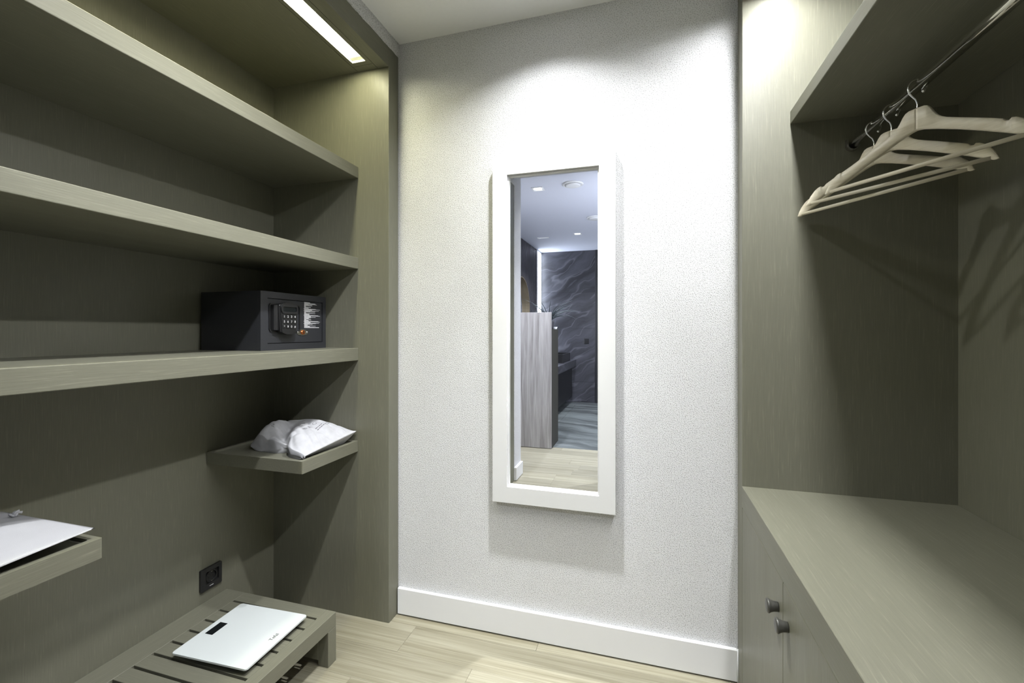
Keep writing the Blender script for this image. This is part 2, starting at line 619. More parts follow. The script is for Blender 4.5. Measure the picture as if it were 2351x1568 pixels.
# oak planks on a subfloor
bm = B(); box(bm, -1.95, 1.35, -1.262, YW, -0.06, -0.0085)
floor = struct(obj('floor', bm, M['subfloor'], loc=(0, 0, 0)))
rows = []
y = 1.768
bounds = [1.766, 1.709]
while bounds[-1] > -1.25:
    bounds.append(max(bounds[-1] - 0.160, -1.26))
rnd = random.Random(11)
joints = {1: [-1.75, -0.93, 0.25], 2: [-1.4, -0.615, 0.66], 3: [-1.9, -1.02, -0.2, 0.62]}
for i in range(len(bounds) - 1):
    y1, y0 = bounds[i], bounds[i + 1]
    if y1 - y0 < 0.01:
        continue
    js = joints.get(i) or []
    if not js:
        x = -1.95 + rnd.uniform(0.15, 0.9)
        while x < 1.3:
            js.append(x)
            x += rnd.choice([0.75, 0.9, 1.05])
    xs = [-1.95] + [x for x in js if -1.93 < x < 1.33] + [1.35]
    for x0, x1 in zip(xs[:-1], xs[1:]):
        bm = B()
        box(bm, x0 + 0.0003, x1 - 0.0003, y0 + 0.0003, y1 - 0.0003, -0.008, rnd.uniform(-0.0003, 0.0), 0.0006)
        obj('plank', bm, M['plank'], floor)

# marble floor of the bathroom
bm = B(); box(bm, -1.95, 1.35, YF, -1.264, -0.06, -0.008)
bfloor = struct(obj('floor', bm, M['grout'], loc=(0, -2.8, 0)))
ty = -1.266
while ty > YF + 0.05:
    ty0 = max(ty - 0.8, YF + 0.002)
    tx = -1.94
    while tx < 1.3:
        tx1 = min(tx + 0.8, 1.35)
        bm = B(); box(bm, tx + 0.0012, tx1 - 0.0012, ty0 + 0.0012, ty - 0.0012, -0.0075, 0.0, 0.0006)
        obj('tile', bm, M['marble_floor'], bfloor)
        tx = tx1
    ty = ty0

# bathroom shell
bm = B(); box(bm, -1.95, 1.35, YF - 0.12, YF - 0.011, -0.06, ZB)
wf = struct(obj('wall_front', bm, M['grout'], loc=(0, YF, 0)))
zb = [0.0, 0.357, 0.93, 1.308, 1.724, 1.949, ZB - 0.002]
zb = [0.0, 0.36, 1.305, 1.945, ZB - 0.002]
for z0, z1 in zip(zb[:-1], zb[1:]):
    for x0, x1 in ((XS, -0.842), (0.02, 0.70), (0.70, 1.34)):
        bm = B(); box(bm, x0 + 0.0012, x1 - 0.0012, YF - 0.011, YF, z0 + 0.0012, z1 - 0.0012, 0.0008)
        obj('tile', bm, M['marble'], wf)
bm = B(); box(bm, -1.97, XS - 0.045, YF - 0.1, -0.297, -0.06, ZB)
struct(obj('wall_left', bm, M['shell'], loc=(XS - 0.05, -2.4, 0)))
bm = B(); box(bm, 1.35, 1.45, YF - 0.1, YW + 0.12, -0.06, ZB)
struct(obj('wall_right', bm, M['shell'], loc=(1.35, -2.4, 0)))
bm = B(); box(bm, -1.97, 1.45, YF - 0.12, YN1 - 0.02, ZB, ZB + 0.06)
struct(obj('ceiling', bm, M['bath_ceil']))
bm = B(); box(bm, -1.95, 1.35, YN0, YN1 - 0.02, ZC, ZB)
struct(obj('trim_4', bm, M['bath_ceil']))
# dark full-height door in the tiled wall
dr = bpy.data.objects.new('door_1', None); COL.objects.link(dr); dr.location = (-0.4, YF, 0); struct(dr)
bm = B(); box(bm, -0.838, -0.752, YF - 0.012, YF + 0.03, 0, ZB - 0.004, 0.003); box(bm, -0.068, 0.018, YF - 0.012, YF + 0.03, 0, ZB - 0.004, 0.003)
obj('door_frame', bm, M['black_frame'], dr)
bm = B(); box(bm, -0.750, -0.070, YF - 0.010, YF + 0.015, 0.006, ZB - 0.01, 0.002)
obj('door_leaf', bm, M['black_frame'], dr)
bm = B(); tube(bm, [(-0.70, YF + 0.015, 1.03), (-0.70, YF + 0.055, 1.03), (-0.58, YF + 0.055, 1.03)], 0.009, 10)
obj('handle', bm, M['steel'], dr)
# tall lit window beside the slatted wall
w1 = bpy.data.objects.new('window_1', None); COL.objects.link(w1); w1.location = (XS, -4.28, 0); struct(w1)
bm = B(); box(bm, XS - 0.006, XS, -4.425, -4.135, 0.02, ZB - 0.03, 0.001)
obj('lit_pane', bm, M['window'], w1)
bm = B()
box(bm, XS - 0.03, XS + 0.006, -4.438, -4.425, 0.0, ZB - 0.004); box(bm, XS - 0.03, XS + 0.006, -4.135, -4.122, 0.0, ZB - 0.004)
box(bm, XS - 0.03, XS + 0.006, -4.425, -4.135, 0.0, 0.02); box(bm, XS - 0.03, XS + 0.006, -4.425, -4.135, ZB - 0.03, ZB - 0.004)
obj('pane_frame', bm, M['white'], w1)

# unseen glowing panel added to brighten the bathroom, facing away from the camera
w2 = bpy.data.objects.new('fill_panel', None); COL.objects.link(w2); w2.location = (0.65, -0.30, 0.9); struct(w2)
bm = B(); box(bm, 0.05, 1.25, -0.304, -0.300, 1.0, 2.35, 0.001)
obj('lit_pane', bm, M['fill_pane'], w2)
bm = B()
box(bm, 0.0, 0.05, -0.325, -0.298, 0.95, 2.40); box(bm, 1.25, 1.30, -0.325, -0.298, 0.95, 2.40)
box(bm, 0.05, 1.25, -0.325, -0.298, 0.95, 1.0); box(bm, 0.05, 1.25, -0.325, -0.298, 2.35, 2.40); box(bm, 0.63, 0.67, -0.325, -0.298, 1.0, 2.35)
obj('pane_frame', bm, M['white'], w2)

# ------------------------------------------------------------------ lamps of the rooms
def strip_light(name, xa, xb, y0, y1, led, label):
    """Recessed strip: pale channel, glowing diffuser set 9 mm up, clear end cap."""
    t = thing(name, label, 'light', ((xa + xb) / 2, (y0 + y1) / 2, ZS))
    z1 = ZS + 0.012
    bm = B()
    for x0, x1 in ((xa - 0.0015, xa), (xb, xb + 0.0015)):
        box(bm, x0, x1, y0, y1, ZS + 0.0004, z1 + 0.004)
    for ya, yb in ((y0, y0 + 0.0015), (y1 - 0.0015, y1)):
        box(bm, xa, xb, ya, yb, ZS + 0.0004, z1 + 0.004)
    box(bm, xa - 0.0015, xb + 0.0015, y0, y1, z1 + 0.004, z1 + 0.006)
    obj('channel', bm, M['white'], t)
    bm = B(); box(bm, xa + 0.0005, xb - 0.0005, y0 + 0.024, y1 - 0.024, z1 - 0.002, z1 + 0.002)
    obj('diffuser', bm, led, t)
    for ya, yb in ((y1 - 0.0225, y1 - 0.002), (y0 + 0.002, y0 + 0.0225)):
        bm = B(); box(bm, xa + 0.0005, xb - 0.0005, ya, yb, z1 - 0.002, z1 + 0.002)
        obj('end_cap', bm, M['led_end'], t)
    return t
strip_light('strip_light', -1.188, -1.126, 0.09, 1.628, M['led_l'], 'bright recessed strip light in the soffit of the left shelf wardrobe')
strip_light('strip_light', 0.389, 0.451, 0.09, 1.628, M['led_r'], 'recessed strip light in the soffit of the right hanging wardrobe')

NARROW = ((0, 1.0), (11, 0.95), (16, 0.58), (24, 0.25), (33, 0.145), (43, 0.078), (54, 0.034), (62, 0.007), (65, 0.0))
SHELF = ((0, 1.0), (14, 0.92), (22, 0.60), (30, 0.22), (38, 0.02), (40, 0.0))
WIDE = ((0, 1.0), (20, 0.9), (40, 0.45), (55, 0.2), (64, 0.0))
def downlight(name, x, y, z, label, lens, power, col, blend=0.05, angle=128, rad=0.024, size=0.118, group=None, beam=NARROW, aim=None):
    t = thing(name, label, 'light', (x, y, z), group)
    h = size / 2
    bm = B()
    for a in ((-h, h, -h, -h + 0.016), (-h, h, h - 0.016, h), (-h, -h + 0.016, -h + 0.016, h - 0.016), (h - 0.016, h, -h + 0.016, h - 0.016)):
        box(bm, x + a[0], x + a[1], y + a[2], y + a[3], z - 0.006, z - 0.0005, 0.001)
    obj('frame', bm, M['white'], t)
    bm = B(); lathe(bm, [(0, 0.040), (0.0014, 0.040), (0.0030, 0.034)], (x, y, z - 0.001), (0, 0, -1), 24)
    obj('lens', bm, lens, t)
    ld = bpy.data.lights.new(name + '_lamp', 'SPOT')
    ld.energy = power
    ld.color = col
    ld.spot_size = math.radians(angle)
    ld.spot_blend = blend
    ld.shadow_soft_size = rad
    # narrow reflector beam: flat core, long weak skirt (intensity against angle from the axis)
    ld.use_nodes = True
    lt = ld.node_tree
    em = lt.nodes['Emission']
    tc = N(lt, 'ShaderNodeTexCoord')
    sx = N(lt, 'ShaderNodeSeparateXYZ')
    lt.links.new(tc.outputs['Normal'], sx.inputs[0])
    ab = N(lt, 'ShaderNodeMath', operation='ABSOLUTE')
    lt.links.new(sx.outputs['Z'], ab.inputs[0])
    ac = N(lt, 'ShaderNodeMath', operation='ARCCOSINE')
    lt.links.new(ab.outputs[0], ac.inputs[0])
    dv = N(lt, 'ShaderNodeMath', operation='DIVIDE')
    dv.inputs[1].default_value = PI / 2
    lt.links.new(ac.outputs[0], dv.inputs[0])
    cr = N(lt, 'ShaderNodeValToRGB')
    els = cr.color_ramp.elements
    prof = beam
    els[0].position = 0.0
    els[0].color = (prof[0][1],) * 3 + (1,)
    els[1].position = prof[-1][0] / 90.0
    els[1].color = (prof[-1][1],) * 3 + (1,)
    for a_, v_ in prof[1:-1]:
        e_ = els.new(a_ / 90.0)
        e_.color = (v_, v_, v_, 1)
    lt.links.new(dv.outputs[0], cr.inputs[0])
    lt.links.new(cr.outputs[0], em.inputs['Strength'])
    lo = bpy.data.objects.new('lamp', ld)
    COL.objects.link(lo)
    lo.parent = t
    lo.location = (0, 0, -0.03)
    if aim:
        lo.rotation_euler = (Vector(aim) - Vector((x, y, z - 0.03))).to_track_quat('-Z', 'Y').to_euler()
    return t
downlight('ceiling_downlight', -0.353, 1.445, ZC, 'square recessed downlight in the ceiling just in front of the white framed mirror', M['lens'], SPOT_W, (0.965, 0.985, 1.0))
downlight('ceiling_downlight', -0.45, 0.75, ZC, 'square recessed downlight in the dressing room ceiling, turned towards the left shelves', M['lens'], SPOT2_W, (0.965, 0.985, 1.0), beam=SHELF, aim=(-1.22, 0.98, 1.38), angle=80)
downlight('ceiling_downlight', -1.03, -0.875, ZB, 'square bathroom downlight nearest the opening, seen in the mirror', M['bath_lens'], BATH_W, BATH_COL, beam=WIDE)
downlight('ceiling_downlight', -0.95, -3.05, ZB, 'square bathroom downlight near the marble wall, seen in the mirror', M['bath_lens'], BATH_W, BATH_COL, beam=WIDE)
downlight('ceiling_downlight', 0.35, -0.875, ZB, 'square bathroom downlight behind the camera on the right side', M['bath_lens'], BATH_W, BATH_COL, beam=WIDE)

# ------------------------------------------------------------------ left wardrobe
lw = thing('open_wardrobe', 'olive grey open wardrobe on the left with three long shelves', 'wardrobe', ((XL + XLB) / 2, 0.85, 0))
bm = B(); box(bm, XLB - 0.02, XL, YP, YW - 0.001, 0, ZT, 0.0012)
obj('side_panel', bm, M['pz'], lw)
bm = B(); box(bm, XLB - 0.02, XL, YN0, YN1, 0, ZT, 0.0012)
obj('side_panel', bm, M['pz'], lw)
bm = B(); box(bm, XLB - 0.02, XLB, YN1, YP, 0, ZT)
obj('back_panel', bm, M['pz'], lw)
bm = B(); box(bm, XLB, -1.2065, YN1, YP, ZS, ZT)
box(bm, -1.2065, -1.1885 - 0.0017, YN1, YP, ZS + 0.02, ZT); box(bm, -1.1243, -1.105, YN1, YP, ZS + 0.02, ZT)
box(bm, -1.1902, -1.1243, YN1, YP, ZS + 0.03, ZT)
obj('top_panel', bm, M['py'], lw)
bm = B()
for x0, x1, y0, y1 in ((-1.205, -1.1902, YN1, 1.652), (-1.1243, -1.1065, YN1, 1.652), (-1.1902, -1.1243, 1.6282, 1.652), (-1.1902, -1.1243, YN1, 0.0898), (-1.205, -1.1065, 1.6535, YP)):
    box(bm, x0, x1, y0, y1, ZS + 0.0006, ZS + 0.02, 0.0003)
obj('light_cover', bm, M['py'], lw)
bm = B(); box(bm, -1.105, XL, YN1, YP, ZS, ZT, 0.0012)
obj('fascia', bm, M['py'], lw)
for zt, th in ((1.970, 0.0495), (1.573, 0.0495), (1.178, 0.0545)):
    bm = B(); box(bm, XLB, XLS, YN1, YP - 0.0003, zt - th, zt, 0.0018, 2)
    obj('shelf', bm, M['py'], lw)

# the two floating tray shelves
def tray(name, y0, y1, rnd_right, rnd_left, label):
    z1, z0 = 0.7725, 0.7265
    bm = B()
    rim, dep, rc = 0.017, 0.008, 0.008
    def ring(off, r):
        pts = []
        xa, xb, ya, yb = XLB + off, XLS - off, y0 + off, y1 - off
        for cx, cy, a0 in ((xb - r, yb - r, 0), (xa + r, yb - r, 90), (xa + r, ya + r, 180), (xb - r, ya + r, 270)):
            for k in range(5):
                a = math.radians(a0 + 22.5 * k)
                pts.append((cx + r * math.cos(a), cy + r * math.sin(a)))
        return pts
    A, Bq = ring(0.0, 0.004), ring(rim, rc)
    def loop(pts, z):
        return [bm.verts.new((p[0], p[1], z)) for p in pts]
    l0, l1 = loop(A, z0), loop(A, z1)
    l2, l3 = loop(Bq, z1), loop(Bq, z1 - dep)
    n = len(l0)
    bm.faces.new(l0[::-1])
    for a, b_ in ((l0, l1), (l1, l2), (l2, l3)):
        for i in range(n):
            bm.faces.new((a[i], a[(i + 1) % n], b_[(i + 1) % n], b_[i]))
    bm.faces.new(l3)
    bmesh.ops.bevel(bm, geom=[e for e in bm.edges if all(abs(v.co.z - z1) < 1e-6 for v in e.verts) and e.calc_face_angle(0) > 0.5], offset=0.0012, segments=2, affect='EDGES')
    return tag(obj(name, bm, M['py']), label, 'shelf', 'tray shelves on the left')
tray('tray_shelf', 1.355, YP - 0.0005, 0, 0, 'short tray shelf in the far corner under the printed bag')
tray('tray_shelf', YN1 + 0.0005, 0.725, 0, 0, 'tray shelf in the near left corner under the plain white cloth bag')

# ------------------------------------------------------------------ slatted luggage bench
BX0, BX1, BY0, BY1, BZ = XLB + 0.001, -1.128, 0.42, 1.445, 0.184
bt = thing('luggage_bench', 'low olive grey slatted luggage bench under the wall socket', 'bench', ((BX0 + BX1) / 2, (BY0 + BY1) / 2, 0))
bm = B(); box(bm, BX0, BX0 + 0.098, BY0, BY1, BZ - 0.053, BZ, 0.0015)
obj('back_rail', bm, M['py'], bt)
bm = B(); box(bm, -1.170, BX1, BY0, BY1, BZ - 0.053, BZ, 0.0015)
obj('front_rail', bm, M['py'], bt)
yy = BY1
edges = [1.3865 - 0.0605 * k for k in range(15)]
first = True
hi = BY1
for e in edges + [None]:
    lo = (e + 0.0047) if e is not None else BY0
    bm = B(); box(bm, BX0 + 0.0985, -1.1705, lo, hi, BZ - 0.022, BZ - 0.0002, 0.001)
    obj('slat', bm, M['px'], bt)
    if e is not None:
        hi = e - 0.0047
        if hi - BY0 < 0.08:
            bm = B(); box(bm, BX0 + 0.0985, -1.1705, BY0, hi, BZ - 0.022, BZ - 0.0002, 0.001)
            obj('slat', bm, M['px'], bt)
            break
for (x0, x1) in ((BX0, BX0 + 0.045), (BX1 - 0.045, BX1)):
    for (y0, y1) in ((BY0, BY0 + 0.045), (BY1 - 0.045, BY1)):
        bm = B(); box(bm, x0, x1, y0, y1, 0.0, BZ - 0.0532, 0.0012)
        obj('leg', bm, M['pz'], bt)
for y0, y1 in ((BY0, BY0 + 0.045), (BY1 - 0.045, BY1)):
    bm = B(); box(bm, BX0 + 0.0455, BX1 - 0.0455, y0, y1, 0.02, BZ - 0.0535, 0.0012)
    obj('end_rail', bm, M['px'], bt)

# bathroom scale on the bench
SX0, SX1, SY0, SY1 = -1.478, -1.184, 1.083, 1.358
ZG = BZ + 0.019
rotS = Matrix.Rotation(math.radians(2.0), 3, 'Z')
sc_c = Vector(((SX0 + SX1) / 2, (SY0 + SY1) / 2, BZ))
sct = thing('bathroom_scale', 'white glass bathroom scale lying on the slatted bench', 'scale', sc_c)
bm = B()
rc = 0.008
pts = []
for cx, cy, a0 in ((SX1 - rc, SY1 - rc, 0), (SX0 + rc, SY1 - rc, 90), (SX0 + rc, SY0 + rc, 180), (SX1 - rc, SY0 + rc, 270)):
    for k in range(6):
        a = math.radians(a0 + 18 * k)
        pts.append((cx + rc * math.cos(a), cy + rc * math.sin(a)))
prism(bm, pts, lambda x, y_: (x, y_, ZG), (0, 0, 0.0055))
bmesh.ops.bevel(bm, geom=[e for e in bm.edges if abs(e.verts[0].co.z - e.verts[1].co.z) < 1e-6], offset=0.0009, segments=1, affect='EDGES')
obj('glass_plate', bm, M['scale'], sct)
bm = B(); box(bm, SX0 + 0.03, SX1 - 0.03, SY0 + 0.03, SY1 - 0.03, BZ + 0.007, ZG - 0.0003, 0.003)
obj('base', bm, M['scale_base'], sct)
for fx in (SX0 + 0.05, SX1 - 0.05):
    for fy in (SY0 + 0.045, SY1 - 0.045):
        bm = B(); cyl(bm, (fx, fy, BZ + 0.0002), (fx, fy, BZ + 0.0072), 0.014, seg=16)
        obj('foot', bm, M['scale_base'], sct)
bm = B(); box(bm, -1.4580, -1.4265, 1.185, 1.2475, ZG + 0.0052, ZG + 0.0061, 0.0004)
obj('display', bm, M['screen'], sct)
bm = text_bm('Tefal', 0.0185, extrude=0.0001)
bmesh.ops.rotate(bm, verts=bm.verts, cent=(0, 0, 0), matrix=Matrix.Rotation(PI / 2, 3, 'Z'))
bmesh.ops.translate(bm, verts=bm.verts, vec=(-1.2125, 1.228, ZG + 0.0058))
o = obj('brand_lettering', bm, M['ink'], sct)
for ch in sct.children:
    ch.data.transform(Matrix.Rotation(math.radians(2.4), 4, 'Z'))

# ------------------------------------------------------------------ wall socket
st = thing('power_socket', 'black square power socket on the wardrobe back above the bench', 'socket', (XLB, 1.3705, 0.2725))
ya, yb, za, zb_ = 1.325, 1.416, 0.231, 0.316
def rrect(u0, u1, v0, v1, r, n=4):
    pts = []
    for cx, cy, a0 in ((u1 - r, v1 - r, 0), (u0 + r, v1 - r, 90), (u0 + r, v0 + r, 180), (u1 - r, v0 + r, 270)):
        for k in range(n + 1):
            a = math.radians(a0 + 90.0 * k / n)
            pts.append((cx + r * math.cos(a), cy + r * math.sin(a)))
    return pts
def frame_ring(bm, outer, inner, to3, dv, mat=0):
    dv = Vector(dv)
    n = len(outer)
    L = []
    for pts, d in ((outer, 0), (outer, 1), (inner, 1), (inner, 0)):
        L.append([bm.verts.new(Vector(to3(*p)) + dv * d) for p in pts])
    for a, b_ in ((0, 1), (1, 2), (2, 3), (3, 0)):
        for i in range(n):
            f = bm.faces.new((L[a][i], L[a][(i + 1) % n], L[b_][(i + 1) % n], L[b_][i]))
            f.material_index = mat
bm = B()
frame_ring(bm, rrect(ya, yb, za, zb_, 0.004), rrect(ya + 0.021, yb - 0.013, za + 0.021, zb_ - 0.016, 0.002), lambda a, b_: (XLB, a, b_), (0.009, 0, 0))
obj('cover_plate', bm, M['socket'], st)
bm = B()
cy_, cz_ = 1.3735, 0.2755
frame_ring(bm, [(cy_ + 0.0245 * math.cos(2 * PI * k / 32) * max(1, 1), cz_ + 0.0238 * math.sin(2 * PI * k / 32)) for k in range(32)],
           [(cy_ + 0.0195 * math.cos(2 * PI * k / 32), cz_ + 0.0195 * math.sin(2 * PI * k / 32)) for k in range(32)], lambda a, b_: (XLB + 0.001, a, b_), (0.006, 0, 0))
box(bm, XLB + 0.0002, XLB + 0.0012, ya + 0.022, yb - 0.014, za + 0.022, zb_ - 0.017)
cyl(bm, (XLB + 0.001, cy_ - 0.0095, cz_), (XLB + 0.003, cy_ - 0.0095, cz_), 0.003, seg=10, mat=1)
cyl(bm, (XLB + 0.001, cy_ + 0.0095, cz_), (XLB + 0.003, cy_ + 0.0095, cz_), 0.003, seg=10, mat=1)
obj('socket_insert', bm, [M['plastic'], M['gap']], st)
for z0, z1 in ((-0.021, -0.016), (0.016, 0.021)):
    bm = B(); box(bm, XLB + 0.001, XLB + 0.0068, cy_ - 0.003, cy_ + 0.003, cz_ + z0, cz_ + z1, 0.0006)
    obj('earth_clip', bm, M['steel'], st)
bm = B(); box(bm, XLB + 0.0088, XLB + 0.0094, 1.362, 1.378, 0.2405, 0.2425)
obj('marking', bm, M['print'], st)

# ------------------------------------------------------------------ electronic safe
FX, SBX = -1.360, -1.648
fy0, fy1, fz0, fz1 = 1.320, 1.672, 1.1783, 1.4015
sf = thing('safe', 'black electronic safe with keypad on the third shelf', 'safe', ((FX + SBX) / 2, (fy0 + fy1) / 2, fz0))
bm = B(); box(bm, SBX, FX - 0.0119, fy0, fy1, fz0, fz1, 0.0004)
body = obj('body', bm, M['safe'], sf)
dy0, dy1, dz0, dz1 = 1.3545, 1.6500, 1.2055, 1.3745
bm = B()
frame_ring(bm, rrect(fy0, fy1, fz0, fz1, 0.002, 2), rrect(dy0 - 0.002, dy1 + 0.002, dz0 - 0.002, dz1 + 0.002, 0.001, 2), lambda a, b_: (FX - 0.0118, a, b_), (0.0118, 0, 0))
obj('front_frame', bm, M['safe'], sf)
bm = B(); box(bm, FX - 0.0118, FX - 0.003, dy0, dy1, dz0, dz1, 0.0008)
door = obj('door', bm, M['safe'], sf)
DX = FX - 0.003
# keypad block: recess surround, grip, curved console
ky0, ky1, kz0, kz1 = 1.3606, 1.5140, 1.2440, 1.3580
kp = None
bm = B()
frame_ring(bm, rrect(ky0 - 0.001, ky1 + 0.004, kz0 + 0.004, kz1 + 0.001, 0.012), rrect(ky0 + 0.004, ky1 - 0.001, kz0 + 0.009, kz1 - 0.004, 0.009), lambda a, b_: (DX, a, b_), (0.004, 0, 0))
# grip wedge on the left
prism(bm, [(0, ky0 + 0.007), (0.015, ky0 + 0.009), (0.0185, ky0 + 0.013), (0.020, ky0 + 0.022), (0.016, ky0 + 0.032), (0, ky0 + 0.036)], lambda a, b_: (DX + a, b_, kz0 + 0.011), (0, 0, kz1 - kz0 - 0.018))
# console: outline bulging at top and bottom, extruded and bevelled
out = []
uy0, uy1 = 1.3850, 1.4850
cyc = (uy0 + uy1) / 2
for k in range(13):
    a = -1 + 2 * k / 12
    out.append((cyc + a * (uy1 - uy0) / 2, kz1 + 0.004 - 0.010 * a * a))
for k in range(13):
    a = 1 - 2 * k / 12
    out.append((cyc + a * (uy1 - uy0) / 2 * 0.82, kz0 - 0.006 + 0.012 * a * a))
vs = prism(bm, out, lambda a, b_: (DX, a, b_), (0.026, 0, 0))
top_edges = [e for e in bm.edges if all(abs(v.co.x - (DX + 0.026)) < 1e-6 for v in e.verts) and all(v in set(vs) for v in e.verts)]
bmesh.ops.bevel(bm, geom=top_edges, offset=0.005, segments=3, affect='EDGES')
kp = obj('keypad', bm, M['plastic'], sf)
KX = DX + 0.026
bm = B()
frame_ring(bm, rrect(cyc - 0.0425, cyc + 0.0425, 1.3190, 1.3520, 0.014), rrect(cyc - 0.035, cyc + 0.035, 1.3265, 1.3460, 0.005), lambda a, b_: (KX, a, b_), (0.004, 0, 0))
obj('display_bezel', bm, M['plastic'], kp)
bm = B(); box(bm, KX - 0.0002, KX + 0.0012, cyc - 0.035, cyc + 0.035, 1.3267, 1.3458)
obj('display', bm, M['screen'], kp)
chars = ['1', '2', '3', '4', '5', '6', '7', '8', '*', '9', '0', '#']
for i, chx in enumerate(chars):
    r, c = divmod(i, 4)
    yk = cyc - 0.0275 + 0.0183 * c
    zk = 1.3075 - 0.0195 * r
    bm = B(); box(bm, KX - 0.0004, KX + 0.0022, yk - 0.0070, yk + 0.0070, zk - 0.0064, zk + 0.0064, 0.0012)
    t = text_bm(chx, 0.0125, extrude=0.00012)
    bmesh.ops.transform(t, matrix=Matrix(((0, 0, 1, KX + 0.0024), (1, 0, 0, yk), (0, 1, 0, zk), (0, 0, 0, 1))), verts=t.verts)
    merge(bm, t, 1)
    obj('key', bm, [M['plastic'], M['print']], kp)
# printed instruction label: rows of small print, too fine to read
bm = B()
ly0, ly1 = 1.5440, 1.6370
rl = random.Random(3)
rowsN = 58
lens_ = [.36, .37, .70, .72, .80, .28, .50, .50, .10, .10, .42, .40, .26, .28, .74, 1.0, .48, .50, .92, .70, .38, .68, .10, .12, .70, .30, .32, .34, .90, 1.0, .42, .40, .72, .42, .30, .28, .40, .12, .44, .26, .28, .90, 1.0, .40, .38, .95, .74, .34, .52, .20, .22, .72, .34, .36, .94, .95]
for i, L in enumerate(lens_):
    z = 1.3735 - 0.0022 - i * (1.3735 - 1.2655) / len(lens_)
    y = ly0 - (0.004 if L in (.92, .90, .74) else 0)
    yend = ly0 + (ly1 - ly0) * L
    while y < yend:
        w = rl.uniform(0.003, 0.009)
        e = min(y + w, yend)
        bm.faces.new([bm.verts.new((DX + 0.0003, a, b_)) for a, b_ in ((y, z), (e, z), (e, z + 0.00125), (y, z + 0.00125))])
        y = e + 0.0007
obj('instruction_print', bm, M['print'], door)
# oval keyhole plate
oy, oz = 1.5325, 1.2465
bm = B(); prism(bm, [(oy + 0.0335 * math.cos(2 * PI * k / 32), oz + 0.0125 * math.sin(2 * PI * k / 32)) for k in range(32)], lambda a, b_: (DX, a, b_), (0.0022, 0, 0))
for s in (-1, 1):
    lathe(bm, [(0, 0.0046), (0.002, 0.0046), (0.0034, 0.002)], (DX + 0.0022, oy + 0.026 * s, oz), (1, 0, 0), 12)
lp = obj('lock_plate', bm, M['steel'], door)
bm = B(); lathe(bm, [(0, 0.0092), (0.0035, 0.0092), (0.0045, 0.0075)], (DX + 0.0022, oy + 0.001, oz), (1, 0, 0), 20)
box(bm, DX + 0.0066, DX + 0.0070, oy - 0.001, oy + 0.003, oz - 0.006, oz + 0.006, mat=1)
obj('lock_cylinder', bm, [M['brass'], M['gap']], sf)

# ------------------------------------------------------------------ bags
def pillow(corners, top_h, bot, nu=56, nv=56, seed=0, fold=None, puff=0.55, rough=0.004):
    """Sewn flat bag: two skins meeting in a seam round its edge. corners A,B,C,D (u then v)."""
    A_, B_, C_, D_ = [Vector(c) for c in corners]
    bm = B()
    def seam(u, v):
        return (A_ * (1 - u) + B_ * u) * (1 - v) + (D_ * (1 - u) + C_ * u) * v
    tops, bots = [], []
    for j in range(nv + 1):
        rt, rb = [], []
        for i in range(nu + 1):
            u, v = i / nu, j / nv
            p = seam(u, v)
            e = (max(0.0, math.sin(PI * u)) * max(0.0, math.sin(PI * v)))
            k = e ** puff
            nz = rough * (noise.noise(Vector((u * 5 + seed, v * 5, seed))) + 0.6 * noise.noise(Vector((u * 11, v * 11 + seed, 2.0))))
            h = top_h * k + nz * min(1, e * 4)
            if fold:
                h += fold(u, v, k)
            edge = i in (0, nu) or j in (0, nv)
            a = bm.verts.new((p.x, p.y, p.z + max(h, 0.0006) * (0 if edge else 1)))
            rt.append(a)
            if edge:
                rb.append(a)
            else:
                zb2 = p.z - (p.z - bot) * min(1.0, k * 1.6)
                rb.append(bm.verts.new((p.x, p.y, min(zb2, a.co.z - 0.0004))))
        tops.append(rt); bots.append(rb)
    for j in range(nv):
        for i in range(nu):
            bm.faces.new((tops[j][i], tops[j][i + 1], tops[j + 1][i + 1], tops[j + 1][i]))
            bm.faces.new((bots[j][i], bots[j + 1][i], bots[j + 1][i + 1], bots[j][i + 1]))
    bmesh.ops.recalc_face_normals(bm, faces=bm.faces[:])
    return bm

ZTRAY = 0.7725 - 0.008
# printed bag on the far tray: u runs along the front edge towards the mirror wall, v runs to the back
def valley(u, v):
    vc = 0.43 + 0.42 * u
    return math.exp(-((v - vc) / 0.085) ** 2) * max(0.0, 1.0 - u * 1.15)
def bag_height(u, v):
    su = (1 - (2 * u - 1) ** 4) if u > 0.5 else 1 - 0.52 * (1 - 2 * u) ** 4
    fr = 1 - (1 - min(1, v / 0.42)) ** 2.0
    bk = 1 - (1 - min(1, (1 - v) / 0.30)) ** 2.4
    h = 0.070 * su * (fr if v < 0.5 else 1) * (bk if v >= 0.5 else 1)
    h += 0.030 * math.exp(-(((v - 0.78) / 0.16) ** 2 + ((u - 0.18) / 0.25) ** 2))
    h *= 1 - 0.62 * valley(u, v)
    w = noise.noise(Vector((u * 4.2, v * 4.6, 1.7))) * 0.007 + noise.noise(Vector((u * 10 + 3, v * 8, 5.1))) * 0.0035
    cr = abs(noise.noise(Vector((u * 6.0 + 2.0, v * 3.0 + 1.0, 9.0))))
    return max(0.0, h + (w - 0.006 * max(0, 0.25 - cr) * 4) * min(1, h / 0.03))
